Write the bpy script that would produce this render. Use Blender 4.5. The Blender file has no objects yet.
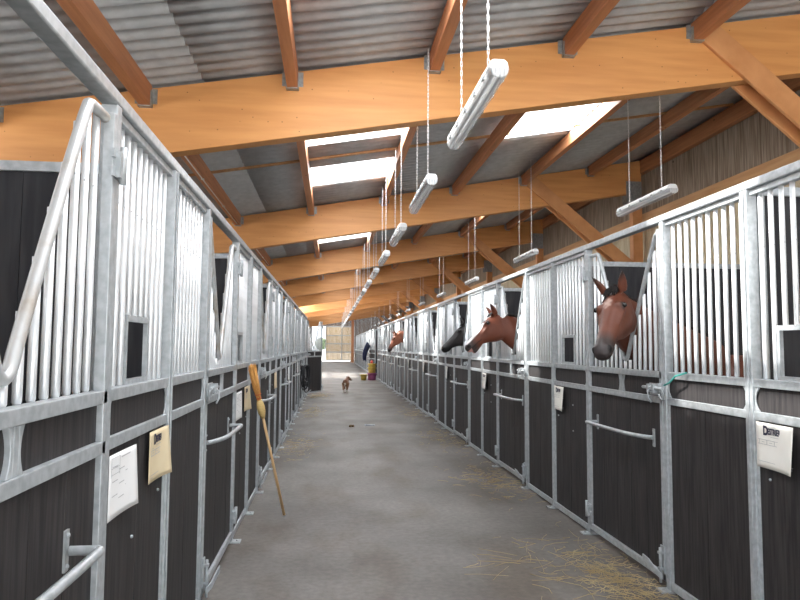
import bpy, bmesh, math, random
from mathutils import Vector, Matrix
random.seed(7)
C = bpy.context.scene.collection
XR, XL = 2.19, 0.774          # distance of the two stall fronts from the camera axis
P0Y, PER = 3.2, 3.03          # first divider and stall pitch
WP, WD = 0.87, 1.29           # fixed panel and door widths
K = 0.172                     # roof slope
def roof(x): return 4.27 + K * x
ORD = ['first','second','third','fourth','fifth','sixth','seventh','eighth','ninth','tenth','eleventh','twelfth','thirteenth','fourteenth','fifteenth','sixteenth','seventeenth','eighteenth','nineteenth','twentieth','twenty-first','twenty-second','twenty-third','twenty-fourth']

# ---------------------------------------------------------------- materials
def mat(name, col=(0.5,0.5,0.5), rough=0.6, metal=0.0, var=None, scale=8.0, stretch=(1,1,1), bump=0.0, detail=6, spots=None, spec=0.5, coords='Object', trans=0, lo=0.35, hi=0.65):
    m = bpy.data.materials.new(name); m.use_nodes = True
    nt = m.node_tree; b = nt.nodes['Principled BSDF']
    b.inputs['Base Color'].default_value = (*col, 1); b.inputs['Roughness'].default_value = rough
    b.inputs['Metallic'].default_value = metal; b.inputs['Specular IOR Level'].default_value = spec
    if trans: b.inputs['Transmission Weight'].default_value = trans
    tc = nt.nodes.new('ShaderNodeTexCoord'); mp = nt.nodes.new('ShaderNodeMapping')
    nt.links.new(tc.outputs[coords], mp.inputs[0]); mp.inputs['Scale'].default_value = stretch
    last = None
    if var is not None:
        n = nt.nodes.new('ShaderNodeTexNoise'); n.inputs['Scale'].default_value = scale; n.inputs['Detail'].default_value = detail
        nt.links.new(mp.outputs[0], n.inputs['Vector'])
        r = nt.nodes.new('ShaderNodeValToRGB'); r.color_ramp.elements[0].position = lo; r.color_ramp.elements[1].position = hi
        r.color_ramp.elements[0].color = (*col, 1); r.color_ramp.elements[1].color = (*var, 1)
        nt.links.new(n.outputs['Fac'], r.inputs[0]); last = r.outputs[0]
        nt.links.new(last, b.inputs['Base Color'])
        if bump:
            bp = nt.nodes.new('ShaderNodeBump'); bp.inputs['Strength'].default_value = bump; bp.inputs['Distance'].default_value = 0.01
            nt.links.new(n.outputs['Fac'], bp.inputs['Height']); nt.links.new(bp.outputs[0], b.inputs['Normal'])
    if spots is not None:      # (colour, scale, threshold)
        v = nt.nodes.new('ShaderNodeTexVoronoi'); v.inputs['Scale'].default_value = spots[1]
        nt.links.new(tc.outputs[coords], v.inputs['Vector'])
        r2 = nt.nodes.new('ShaderNodeValToRGB'); r2.color_ramp.elements[0].position = spots[2]*0.5; r2.color_ramp.elements[1].position = spots[2]
        r2.color_ramp.elements[0].color = (1,1,1,1); r2.color_ramp.elements[1].color = (0,0,0,1)
        nt.links.new(v.outputs['Distance'], r2.inputs[0])
        mx = nt.nodes.new('ShaderNodeMix'); mx.data_type = 'RGBA'
        nt.links.new(r2.outputs[0], mx.inputs['Factor'])
        if last: nt.links.new(last, mx.inputs['A'])
        else: mx.inputs['A'].default_value = (*col, 1)
        mx.inputs['B'].default_value = (*spots[0], 1)
        nt.links.new(mx.outputs['Result'], b.inputs['Base Color'])
    return m
M = {}
M['galv'] = mat('galvanised_steel', (0.36,0.385,0.40), 0.42, 0.30, (0.48,0.505,0.525), 30, bump=0.05)
M['galv_lit_bar'] = mat('lit_galvanised_bar', (0.70,0.725,0.745), 0.34, 0.35, (0.82,0.84,0.86), 40, (1,1,0.3), bump=0.04, spots=((0.42,0.43,0.44),22,0.10))  # same steel as the frames, brightened: light caught by the bars is in the colour
M['rusty'] = mat('worn_galvanised_tube', (0.60,0.62,0.63), 0.42, 0.5, (0.40,0.33,0.25), 7, (1,1,1), lo=0.5, hi=0.72)
M['board'] = mat('dark_stall_board', (0.017,0.0155,0.017), 0.62, 0, (0.043,0.038,0.038), 9, (6,6,0.35), bump=0.15, spec=0.35)
M['board2'] = mat('dark_partition_board', (0.024,0.024,0.028), 0.7, 0, (0.045,0.044,0.048), 6, (4,4,0.4), bump=0.1, spec=0.3)
M['glulam'] = mat('glulam_orange_wood', (0.66,0.30,0.10), 0.5, 0, (0.75,0.365,0.13), 2.2, (0.5,1,6), bump=0.05, spots=((0.34,0.13,0.04),9,0.075))
M['purlin'] = mat('brown_purlin_wood', (0.42,0.17,0.075), 0.55, 0, (0.55,0.245,0.115), 4, (5,0.3,5), bump=0.08, spots=((0.14,0.05,0.02),3.0,0.07))
M['brace'] = mat('brace_wood', (0.58,0.26,0.10), 0.55, 0, (0.68,0.33,0.14), 4, (1,4,1), bump=0.05)
M['sheet'] = mat('fibre_cement_sheet', (0.46,0.475,0.495), 0.85, 0, (0.54,0.555,0.575), 9, (1,1,1), bump=0.08)
M['oldwood'] = mat('weathered_cladding', (0.20,0.155,0.115), 0.8, 0, (0.38,0.32,0.26), 5, (7,7,0.35), bump=0.2, spots=((0.07,0.05,0.035),2.2,0.06), spec=0.1)
M['pine'] = mat('pine_cladding', (0.42,0.29,0.14), 0.7, 0, (0.62,0.46,0.25), 3, (5,5,0.3), bump=0.1)
M['endwood'] = mat('brown_end_cladding', (0.09,0.055,0.03), 0.8, 0, (0.16,0.10,0.055), 5, (7,7,0.35), bump=0.1)
M['backlit_wood'] = mat('backlit_pale_cladding', (0.42,0.34,0.22), 0.75, 0, (0.62,0.54,0.38), 5, (7,7,0.35), bump=0.15)  # paler than the boards above: light through the wall put into the colour
M['girt'] = mat('girt_wood', (0.50,0.27,0.12), 0.6, 0, (0.60,0.35,0.17), 4, (4,0.3,4), bump=0.05)
M['hanger'] = mat('hanger_steel', (0.32,0.34,0.35), 0.45, 0.6, (0.44,0.46,0.47), 30)
M['paper'] = mat('white_paper', (0.80,0.80,0.80), 0.7, 0, (0.86,0.86,0.86), 5)
M['card'] = mat('tan_card', (0.68,0.56,0.36), 0.7, 0, (0.75,0.63,0.42), 5)
M['cream'] = mat('cream_card', (0.78,0.76,0.70), 0.7, 0, (0.84,0.82,0.77), 5)
M['ink'] = mat('dark_ink', (0.03,0.03,0.06), 0.6)
M['faint'] = mat('grey_ink', (0.45,0.45,0.46), 0.7)
M['blueink'] = mat('blue_edge', (0.08,0.05,0.45), 0.6)
M['lampbody'] = mat('lamp_housing', (0.72,0.73,0.74), 0.35, 0, (0.80,0.81,0.82), 10)
M['tube'] = mat('lamp_tube', (0.93,0.93,0.93), 0.25)
M['chain'] = mat('chain_steel', (0.78,0.78,0.78), 0.35, 0.6)
M['bristle'] = mat('broom_bristle', (0.62,0.27,0.06), 0.75, 0, (0.78,0.42,0.13), 40, (6,6,0.4), bump=0.6)
M['wrap'] = mat('broom_wrap', (0.52,0.36,0.13), 0.7, 0, (0.66,0.48,0.20), 30, (1,1,6), bump=0.4)
M['stick'] = mat('broom_stick', (0.55,0.34,0.16), 0.5, 0, (0.66,0.44,0.23), 8, (6,6,0.4))
M['straw'] = mat('straw', (0.40,0.29,0.14), 0.7, 0, (0.56,0.44,0.24), 3)
M['black'] = mat('black_webbing', (0.015,0.015,0.018), 0.6)
M['navy'] = mat('navy_rug_cloth', (0.02,0.03,0.09), 0.8, 0, (0.04,0.05,0.13), 10, bump=0.2)
M['rugpale'] = mat('pale_rug_edge', (0.55,0.55,0.58), 0.8)
M['yellow'] = mat('yellow_plastic', (0.60,0.42,0.08), 0.5, 0, (0.68,0.48,0.10), 6)
M['pink'] = mat('magenta_plastic', (0.36,0.09,0.21), 0.5, 0, (0.42,0.12,0.26), 6)
M['red'] = mat('red_plastic', (0.65,0.06,0.03), 0.4)
M['bluegrey'] = mat('blue_grey_plastic', (0.25,0.33,0.40), 0.4)
M['teal'] = mat('green_twine', (0.05,0.30,0.26), 0.7)
M['leaf'] = mat('foliage', (0.10,0.14,0.08), 0.8, 0, (0.20,0.25,0.15), 3)
M['bark'] = mat('bark', (0.10,0.07,0.05), 0.9)
M['gravel'] = mat('pale_gravel', (0.66,0.655,0.64), 0.9, 0, (0.76,0.755,0.74), 3)
M['dung'] = mat('dung', (0.12,0.07,0.03), 0.9)
M['drain'] = mat('drain_steel', (0.22,0.24,0.27), 0.5, 0.5)
M['hair'] = mat('black_hair', (0.008,0.007,0.007), 0.7, 0, (0.020,0.015,0.014), 20, (8,8,0.8), bump=0.5, spec=0.15)
M['hairbrown'] = mat('chestnut_hair', (0.16,0.055,0.025), 0.55, 0, (0.26,0.10,0.045), 20, (8,8,0.8), bump=0.5)
M['eye'] = mat('eye_dark', (0.008,0.005,0.004), 0.08)

# clear lamp cover
def clear_cover():
    m = bpy.data.materials.new('clear_ribbed_plastic'); m.use_nodes = True; nt = m.node_tree
    b = nt.nodes['Principled BSDF']; b.inputs['Base Color'].default_value = (0.86,0.88,0.90,1); b.inputs['Roughness'].default_value = 0.22
    t = nt.nodes.new('ShaderNodeBsdfTransparent'); mx = nt.nodes.new('ShaderNodeMixShader')
    w = nt.nodes.new('ShaderNodeTexWave'); w.inputs['Scale'].default_value = 14; w.bands_direction = 'X'
    tc = nt.nodes.new('ShaderNodeTexCoord'); nt.links.new(tc.outputs['Object'], w.inputs['Vector'])
    mr = nt.nodes.new('ShaderNodeMapRange'); mr.inputs['To Min'].default_value = 0.35; mr.inputs['To Max'].default_value = 0.6
    nt.links.new(w.outputs['Fac'], mr.inputs[0]); nt.links.new(mr.outputs[0], mx.inputs[0])
    nt.links.new(t.outputs[0], mx.inputs[1]); nt.links.new(b.outputs[0], mx.inputs[2])
    nt.links.new(mx.outputs[0], nt.nodes['Material Output'].inputs[0]); return m
M['cover'] = clear_cover()
def skylight_mat():
    m = bpy.data.materials.new('translucent_rooflight'); m.use_nodes = True; nt = m.node_tree
    nt.nodes.remove(nt.nodes['Principled BSDF'])
    t = nt.nodes.new('ShaderNodeBsdfTranslucent'); t.inputs[0].default_value = (0.9,0.93,0.97,1)
    d = nt.nodes.new('ShaderNodeBsdfTransparent'); d.inputs[0].default_value = (0.9,0.93,0.97,1)
    mx = nt.nodes.new('ShaderNodeMixShader'); mx.inputs[0].default_value = 0.5
    nt.links.new(t.outputs[0], mx.inputs[1]); nt.links.new(d.outputs[0], mx.inputs[2])
    nt.links.new(mx.outputs[0], nt.nodes['Material Output'].inputs[0]); return m
M['skylight'] = skylight_mat()
def coat_mat():
    m = bpy.data.materials.new('animal_coat'); m.use_nodes = True; nt = m.node_tree; b = nt.nodes['Principled BSDF']
    a = nt.nodes.new('ShaderNodeVertexColor'); a.layer_name = 'coat'
    n = nt.nodes.new('ShaderNodeTexNoise'); n.inputs['Scale'].default_value = 9; n.inputs['Detail'].default_value = 6
    tc = nt.nodes.new('ShaderNodeTexCoord'); nt.links.new(tc.outputs['Object'], n.inputs['Vector'])
    mr = nt.nodes.new('ShaderNodeMapRange'); mr.inputs['To Min'].default_value = 0.7; mr.inputs['To Max'].default_value = 1.35
    nt.links.new(n.outputs['Fac'], mr.inputs[0])
    mx = nt.nodes.new('ShaderNodeVectorMath'); mx.operation = 'MULTIPLY'
    nt.links.new(a.outputs[0], mx.inputs[0]); nt.links.new(mr.outputs[0], mx.inputs[1]); nt.links.new(mx.outputs[0], b.inputs['Base Color'])
    b.inputs['Roughness'].default_value = 0.48
    b.inputs['Specular IOR Level'].default_value = 0.35
    n2 = nt.nodes.new('ShaderNodeTexNoise'); n2.inputs['Scale'].default_value = 160; nt.links.new(tc.outputs['Object'], n2.inputs['Vector'])
    bp = nt.nodes.new('ShaderNodeBump'); bp.inputs['Strength'].default_value = 0.12; bp.inputs['Distance'].default_value = 0.004
    nt.links.new(n2.outputs['Fac'], bp.inputs['Height']); nt.links.new(bp.outputs[0], b.inputs['Normal'])
    return m
M['coat'] = coat_mat()
def floor_mat():
    m = bpy.data.materials.new('concrete_floor'); m.use_nodes = True; nt = m.node_tree; b = nt.nodes['Principled BSDF']; L = nt.links.new
    tc = nt.nodes.new('ShaderNodeTexCoord')
    def noise(s, d, st=(1,1,1)):
        mp = nt.nodes.new('ShaderNodeMapping'); mp.inputs['Scale'].default_value = st; L(tc.outputs['Object'], mp.inputs[0])
        n = nt.nodes.new('ShaderNodeTexNoise'); n.inputs['Scale'].default_value = s; n.inputs['Detail'].default_value = d; L(mp.outputs[0], n.inputs['Vector']); return n
    def ramp(src, p0, c0, p1, c1):
        r = nt.nodes.new('ShaderNodeValToRGB'); r.color_ramp.elements[0].position = p0; r.color_ramp.elements[1].position = p1
        r.color_ramp.elements[0].color = (*c0,1); r.color_ramp.elements[1].color = (*c1,1); L(src, r.inputs[0]); return r
    a = ramp(noise(0.9, 8).outputs['Fac'], 0.38, (0.112,0.099,0.088), 0.62, (0.170,0.156,0.142))
    f = ramp(noise(22, 8).outputs['Fac'], 0.3, (0.80,0.80,0.80), 0.7, (1.12,1.12,1.12))
    s = ramp(noise(1.6, 7, (1.2,0.5,1)).outputs['Fac'], 0.34, (0.76,0.68,0.60), 0.52, (1,1,1))
    m1 = nt.nodes.new('ShaderNodeVectorMath'); m1.operation = 'MULTIPLY'; L(a.outputs[0], m1.inputs[0]); L(f.outputs[0], m1.inputs[1])
    m2 = nt.nodes.new('ShaderNodeVectorMath'); m2.operation = 'MULTIPLY'; L(m1.outputs[0], m2.inputs[0]); L(s.outputs[0], m2.inputs[1])
    L(m2.outputs[0], b.inputs['Base Color']); b.inputs['Roughness'].default_value = 0.62; b.inputs['Specular IOR Level'].default_value = 0.4
    bp = nt.nodes.new('ShaderNodeBump'); bp.inputs['Strength'].default_value = 0.25; bp.inputs['Distance'].default_value = 0.006
    L(noise(60, 6).outputs['Fac'], bp.inputs['Height']); L(bp.outputs[0], b.inputs['Normal']); return m
M['floor'] = floor_mat()

# ---------------------------------------------------------------- mesh helpers
class MB:
    def __init__(s): s.bm = bmesh.new()
    def box(s, x0, x1, y0, y1, z0, z1):
        v = [s.bm.verts.new((x, y, z)) for x in (x0, x1) for y in (y0, y1) for z in (z0, z1)]
        for f in ((0,1,3,2),(4,6,7,5),(0,4,5,1),(2,3,7,6),(0,2,6,4),(1,5,7,3)): s.bm.faces.new([v[i] for i in f])
        return s
    def hexa(s, pts):   # 8 points: bottom 4, top 4
        v = [s.bm.verts.new(p) for p in pts]
        for f in ((3,2,1,0),(4,5,6,7),(0,1,5,4),(1,2,6,5),(2,3,7,6),(3,0,4,7)): s.bm.faces.new([v[i] for i in f])
        return s
    def prism(s, pts, off):  # polygon points (3d) extruded by off
        a = [s.bm.verts.new(p) for p in pts]; b = [s.bm.verts.new(Vector(p)+Vector(off)) for p in pts]; n = len(pts)
        s.bm.faces.new(a[::-1]); s.bm.faces.new(b)
        for i in range(n): s.bm.faces.new((a[i], a[(i+1)%n], b[(i+1)%n], b[i]))
        return s
    def tube(s, pts, r, n=8, cap=True):
        pts = [Vector(p) for p in pts]; rr = r if isinstance(r, (list,tuple)) else [r]*len(pts)
        rings = []; ref = None
        for i, p in enumerate(pts):
            t = (pts[min(i+1,len(pts)-1)] - pts[max(i-1,0)]).normalized()
            if ref is None: ref = Vector((0,0,1)) if abs(t.z) < 0.9 else Vector((1,0,0))
            a = (ref - t*ref.dot(t)).normalized(); b = t.cross(a); ref = a
            rings.append([s.bm.verts.new(p + (a*math.cos(2*math.pi*k/n) + b*math.sin(2*math.pi*k/n))*rr[i]) for k in range(n)])
        for A, B in zip(rings, rings[1:]):
            for k in range(n):
                f = s.bm.faces.new((A[k], A[(k+1)%n], B[(k+1)%n], B[k])); f.smooth = True
        if cap: s.bm.faces.new(rings[0][::-1]); s.bm.faces.new(rings[-1])
        return s
    def loft(s, secs, n=20, smooth=True):   # secs: (centre, side vec*a, up vec*b)
        rings = [[s.bm.verts.new(Vector(c) + Vector(a)*math.cos(2*math.pi*k/n) + Vector(b)*math.sin(2*math.pi*k/n)) for k in range(n)] for c, a, b in secs]
        for A, B in zip(rings, rings[1:]):
            for k in range(n):
                f = s.bm.faces.new((A[k], A[(k+1)%n], B[(k+1)%n], B[k])); f.smooth = smooth
        s.bm.faces.new(rings[0][::-1]); s.bm.faces.new(rings[-1]); return s
    def ball(s, c, r, seg=14, sc=(1,1,1)):
        r_ = bmesh.ops.create_uvsphere(s.bm, u_segments=seg, v_segments=max(6,seg//2), radius=r)
        for v in r_['verts']: v.co = Vector(c) + Vector((v.co.x*sc[0], v.co.y*sc[1], v.co.z*sc[2]))
        for v in r_['verts']:
            for f in v.link_faces: f.smooth = True
        return s
    def grid(s, fn, nu, nv, smooth=True):
        V = [[s.bm.verts.new(fn(i/nu, j/nv)) for j in range(nv+1)] for i in range(nu+1)]
        for i in range(nu):
            for j in range(nv):
                f = s.bm.faces.new((V[i][j], V[i+1][j], V[i+1][j+1], V[i][j+1])); f.smooth = smooth
        return s
    def mesh(s, name, m, recalc=True):
        if recalc: bmesh.ops.recalc_face_normals(s.bm, faces=s.bm.faces)
        me = bpy.data.meshes.new(name); s.bm.to_mesh(me); s.bm.free(); me.materials.append(m); return me
    def obj(s, name, m, parent=None, loc=(0,0,0), recalc=True):
        o = bpy.data.objects.new(name, s.mesh(name, m, recalc)); C.objects.link(o); o.location = loc
        if parent: o.parent = parent
        return o
def tag(o, label=None, cat=None, group=None, kind=None):
    if label: o['label'] = label
    if cat: o['category'] = cat
    if group: o['group'] = group
    if kind: o['kind'] = kind
    return o
def thing(name, loc, label, cat, group=None):
    o = bpy.data.objects.new(name, None); C.objects.link(o); o.location = loc; o.empty_display_size = 0.1
    return tag(o, label, cat, group)
def dup(o, loc, label=None, parent=None):
    c = o.copy(); C.objects.link(c)
    if parent is None: c.location = loc
    else: c.parent = parent
    if label: c['label'] = label
    for ch in list(o.children): dup(ch, None, None, c)
    return c
def bev(o, w=0.004, seg=2):
    b = o.modifiers.new('bevel', 'BEVEL'); b.width = w; b.segments = seg; b.limit_method = 'ANGLE'; return o
def struct(o): o['kind'] = 'structure'; return o

# ---------------------------------------------------------------- the setting
YN, YF = -1.6, 66.6
struct(MB().box(-4.0, 6.35, YN, YF+0.1, -0.12, 0.0).obj('floor', M['floor']))
struct(MB().box(-60, 70, -40, 160, -0.30, -0.13).obj('trim_1', M['gravel']))   # yard outside
BEAMY = [P0Y + PER*(1+2*k) for k in range(-1, 10)]
PX = [-3.1, -1.75, -0.40, 0.97, 2.33, 3.70, 5.06]
# rooflights: (x0, x1, y0, y1)
SKY = []
for by in BEAMY:
    SKY.append((PX[2]+0.04, PX[3]-0.04, by+1.35, by+2.42)); SKY.append((PX[2]+0.04, PX[3]-0.04, by+3.50, by+4.66))
    SKY.append((PX[4]+0.04, PX[5]-0.04, by+1.95, by+3.35))
SKY.append((-4.2, -1.25, 33.0, 38.6))  # added, out of view: lets the sun lay a stripe across the far floor
def corr(y): return 0.024*math.sin(2*math.pi*y/0.177)
def sheet(mb, x0, x1, y0, y1, lift=0.03):
    ny = max(2, int((y1-y0)/0.0443)); nx = max(1, int((x1-x0)/1.3))
    mb.grid(lambda u, v: (x0+(x1-x0)*u, y0+(y1-y0)*v, roof(x0+(x1-x0)*u)+lift+corr(y0+(y1-y0)*v)), nx, ny)
mb = MB(); bands = [-4.6, -4.2, -1.25, PX[2]+0.04, PX[3]-0.04, PX[4]+0.04, PX[5]-0.04, 6.7]
for i in range(len(bands)-1):
    cuts = sorted((s[2], s[3]) for s in SKY if abs(s[0]-bands[i]) < 0.01); y = YN
    for a, b in cuts:
        if a > YF: continue
        if a > y: sheet(mb, bands[i], bands[i+1], y, a)
        y = max(y, b)
    if y < YF+0.3: sheet(mb, bands[i], bands[i+1], y, YF+0.3)
ceil = struct(mb.obj('ceiling', M['sheet'], recalc=False))
so = ceil.modifiers.new('thick', 'SOLIDIFY'); so.thickness = 0.008
n = 0
for s in SKY:
    if s[3] > YF or s[2] < YN: continue
    n += 1; mb = MB(); sheet(mb, *s, lift=0.034); struct(mb.obj('window_%d' % n, M['skylight'], recalc=False))
    L = bpy.data.lights.new('rooflight_daylight', 'AREA'); L.shape = 'RECTANGLE'; L.size = s[1]-s[0]; L.size_y = s[3]-s[2]
    L.energy = 34*(s[1]-s[0])*(s[3]-s[2]); L.color = (0.90,0.95,1.0)
    o = bpy.data.objects.new('rooflight_daylight', L); C.objects.link(o)
    o.location = ((s[0]+s[1])/2, (s[2]+s[3])/2, roof((s[0]+s[1])/2)-0.005); o.rotation_euler = (0, -math.atan(K), 0)

# right-hand wall of vertical boards, gappier under the girt
mb = MB(); lowb = MB(); y = YN; XW = 6.22
while y < YF:
    if True:
        d = random.uniform(-0.004, 0.004)
        mb.box(XW+d, XW+0.022+d, y, y+0.1515, 4.12, roof(XW)+0.045)
        w = 0.140
        lowb.box(XW+d, XW+0.02+d, y+0.006, y+0.006+w, 0, 4.12)
    else: mb.box(XW, XW+0.022, y, y+0.150, 3.0, roof(XW)-0.02)
    y += 0.152
struct(mb.obj('wall_right', M['oldwood'])); struct(lowb.obj('wall_right', M['backlit_wood']))
# left wall, low with an open strip under the eaves and an open bay
mb = MB(); y = YN
while y < YF:
    if not (31.2 < y < 40.2): mb.box(-3.97, -3.95, y, y+0.145, 0, 2.85)
    y += 0.15
struct(mb.obj('wall_left', M['oldwood']))
# far end: boards above and to the right, a big boarded sliding door, an opening on the left
mb = MB(); x = -3.95; YE = YF+0.02
while x < 6.2:
    z0 = 0 if x > 1.9 or x < -2.0 else 3.50
    mb.box(x, x+0.128, YE, YE+0.022, z0, roof(x)-0.03); x += 0.135
struct(mb.obj('wall_end', M['endwood']))
d1 = MB(); x = -0.52
while x < 2.3: d1.box(x, x+0.118, YE-0.09, YE-0.07, 0.06, 3.55); x += 0.125
d1 = struct(d1.obj('door_1', M['pine']))
fr = MB()
for z in (0.05, 0.88, 1.72, 2.55, 3.45): fr.box(-0.56, 2.36, YE-0.13, YE-0.09, z, z+0.09)
for xx in (-0.56, 1.05, 2.28): fr.box(xx, xx+0.08, YE-0.135, YE-0.095, 0.05, 3.54)
fr.obj('door_frame', M['galv'], d1)

# ---------------------------------------------------------------- roof timbers
for i, by in enumerate(BEAMY):
    if by > YF: continue
    t = thing('roof_beam', (0, by, 0), 'orange laminated timber roof beam, ' + ('just above the camera out of frame' if i == 0 else ORD[i-1] + ' one ahead of the camera'), 'beam', 'laminated beams across the stable')
    mb = MB(); h = 0.08; xs = (-4.0, 6.12)
    pts = [(xs[0],-h,3.60+K*xs[0]),(xs[1],-h,3.60+K*xs[1]),(xs[1],h,3.60+K*xs[1]),(xs[0],h,3.60+K*xs[0]),
           (xs[0],-h,4.24+K*xs[0]),(xs[1],-h,4.24+K*xs[1]),(xs[1],h,4.24+K*xs[1]),(xs[0],h,4.24+K*xs[0])]
    bev(mb.hexa(pts).obj('beam', M['glulam'], t), 0.008)
    mb = MB(); 
    for sy in (-1, 1): mb.box(5.80, 6.12, sy*0.082-0.004, sy*0.082+0.004, 4.42, 4.86)
    pl = mb.obj('connector_plate', M['hanger'], t)
    mb = MB()
    for sy in (-1,1):
        for bx in (5.88,6.04):
            for bz in (4.5,4.64,4.78): mb.ball((bx, sy*0.088, bz), 0.012, 8)
    mb.obj('bolt_heads', M['galv'], pl)
    c = thing('wall_column', (6.03, by, 0), 'timber column at the right wall carrying the %s roof beam' % (ORD[max(i-1,0)] if i else 'overhead'), 'column', 'columns along the right wall')
    bev(MB().box(-0.10, 0.10, -0.078, 0.078, 0, 3.60+K*6.0).obj('shaft', M['brace'], c), 0.006)
    MB().box(-0.13,0.13,-0.1,0.1,0,0.012).obj('base_plate', M['hanger'], c)
    lc = thing('wall_column', (-3.86, by, 0), 'timber column at the left wall under the %s roof beam' % (ORD[max(i-1,0)] if i else 'overhead'), 'column', 'columns along the left wall')
    bev(MB().box(-0.08, 0.08, -0.078, 0.078, 0, 3.60-K*3.9).obj('shaft', M['brace'], lc), 0.006)
    b = thing('diagonal_brace', (6.0, by, 3.0), 'pair of sloping brace boards from the %s beam down to its right column' % (ORD[max(i-1,0)] if i else 'overhead'), 'brace', 'knee braces under the beams')
    for sy in (-1, 1):
        y0 = sy*0.083; y1 = sy*0.125
        p = [(-2.36,1.80),(-2.17,1.96),(-0.02,0.18),(-0.10,-0.02),(-0.20,0.02)]
        m_ = MB(); m_.prism([(q[0], min(y0,y1), q[1]) for q in p], (0, 0.042, 0)); bev(m_.obj('brace_board', M['brace'], b), 0.005)
    # ceiling purlins to the next beam
    if by+PER*2 <= YF + 6.1:
        for j, px in enumerate(PX):
            yl = min(PER*2, YF-by) - 0.16
            where = ['at the far left eave','over the left stalls','left of the aisle rooflights','right of the aisle rooflights','left of the right rooflights','right of the right rooflights','nearest the right wall'][j]
            bay = 'in the bay above the camera' if i == 0 else 'beyond the %s beam' % ORD[i-1]
            w = 0.05; zt = roof(px)-0.005; q = thing('purlin', (px, by+0.08, zt), 'brown timber purlin %s, %s' % (where, bay), 'purlin', 'purlins under the roof sheets')
            dz = K*w
            bev(MB().hexa([(-w,0,-0.20),(w,0,-0.20),(w,yl,-0.20),(-w,yl,-0.20),(-w,0,-dz),(w,0,dz*0.4),(w,yl,dz*0.4),(-w,yl,-dz)]).obj('timber', M['purlin'], q), 0.004)
            for e in (0.0, yl-0.012):
                a = 0.012
                mb = MB().box(-w-0.05, w+0.05, e, e+a, -0.17, -0.03); mb.box(-w-0.008, w+0.008, (e if e == 0 else e-0.05), (e+0.06 if e == 0 else e+a), -0.21, -0.20)
                mb.box(-w-0.01,-w-0.002,(e if e == 0 else e-0.05),(e+0.06 if e == 0 else e+a),-0.21,-0.06)
                mb.box(w+0.002,w+0.01,(e if e == 0 else e-0.05),(e+0.06 if e == 0 else e+a),-0.21,-0.06)
                mb.obj('joist_hanger', M['hanger'], q)
        ym = by+2.95
        if ym < YF:
            mb = MB(); h = 0.02; x0, x1 = -3.9, 6.1
            mb.hexa([(x0,-h,roof(x0)-0.035),(x1,-h,roof(x1)-0.035),(x1,h,roof(x1)-0.035),(x0,h,roof(x0)-0.035),(x0,-h,roof(x0)-0.004),(x1,-h,roof(x1)-0.004),(x1,h,roof(x1)-0.004),(x0,h,roof(x0)-0.004)])
            tag(mb.obj('roof_batten', M['girt'], None, (0,ym,0)), 'thin orange batten under the sheets halfway along the %s roof bay' % ORD[i], 'batten', 'battens under the roof sheets')
c = thing('wall_column', (2.02, 61.5, 0), 'dark timber column at the end of the far right row', 'column', 'columns along the right wall')
bev(MB().box(-0.12, 0.12, -0.1, 0.1, 0, 3.60+K*2.0).obj('shaft', M['purlin'], c), 0.006)
# girt along the right wall
mb = MB().box(6.12, 6.215, YN, YF, 4.02, 4.20); mb.box(6.13, 6.215, YN, YF, 2.55, 2.68); 
struct(bev(mb.obj('trim_2', M['girt']), 0.005))
struct(MB().box(6.10, 6.2, YN, YF, roof(6.1)-0.30, roof(6.1)-0.03).obj('trim_3', M['purlin']))
# cable on the left purlins
for i, by in enumerate(BEAMY[1:4]):
    mb = MB(); z = roof(PX[1])-0.215; mb.tube([(PX[1]+0.02, by+0.2, z), (PX[1]+0.02, by+2.5, z-0.004), (PX[1]+0.02, by+5.7, z)], 0.008, 6)
    for yy in (0.9, 2.5, 4.2): mb.box(PX[1]+0.0, PX[1]+0.04, by+yy, by+yy+0.03, z-0.012, z+0.006)
    tag(mb.obj('cable_conduit', M['chain']), 'thin grey conduit under the left purlin past the %s beam' % ORD[i], 'conduit', 'conduits under the left purlins')

# ---------------------------------------------------------------- stall fronts
Z_B0, Z_B1, Z_A0, Z_A1, Z_T = 1.185, 1.228, 1.352, 1.395, 2.385
class SB(MB):
    """builder in front coordinates: u along the aisle, n out into the aisle, z up"""
    def __init__(s, side): super().__init__(); s.s = side
    def P(s, u, n, z): return Vector((-n*s.s, u, z))
    def b(s, u0, u1, n0, n1, z0, z1):
        x0, x1 = sorted((-n0*s.s, -n1*s.s)); return s.box(x0, x1, u0, u1, z0, z1)
    def t(s, pts, r, n=8): return s.tube([s.P(*p) for p in pts], r, n)
    def gusset(s, u, d, z0, z1, n0=0.0, n1=0.006, w=0.045):
        zc = (z0+z1)/2; h = (z1-z0)/2; pts = [(u, z0), ]
        for k in range(9):
            a = -1 + 2*k/8; pts.append((u + d*(w - (w-0.012)*(1-a*a)), zc + h*a))
        pts.append((u, z1)); pts = [p for i, p in enumerate(pts) if i == 0 or p != pts[i-1]]
        s.prism([s.P(p[0], n0, p[1]) for p in pts], s.P(0, n1-n0, 0) - s.P(0,0,0)); return s
def smooth_path(pts, it=3):
    for _ in range(it):
        q = [pts[0]]
        for a, b in zip(pts, pts[1:]):
            q += [tuple(a[i]*0.75+b[i]*0.25 for i in range(3)), tuple(a[i]*0.25+b[i]*0.75 for i in range(3))]
        q.append(pts[-1]); pts = q
    return pts
def boards(mb, u0, u1, z0, z1, n=4):
    w = (u1-u0)/n
    for i in range(n): mb.b(u0+i*w+0.0012, u0+(i+1)*w-0.0012, -0.012-0.001*(i%2), 0.006-0.001*(i%2), z0, z1)
    return mb
def vline(u):   # height of the V opening's rail at u
    a = abs(u-WD/2); return min(2.29, 1.475 + max(0, a-0.05)*(2.29-1.475)/(0.47-0.05))
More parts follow.
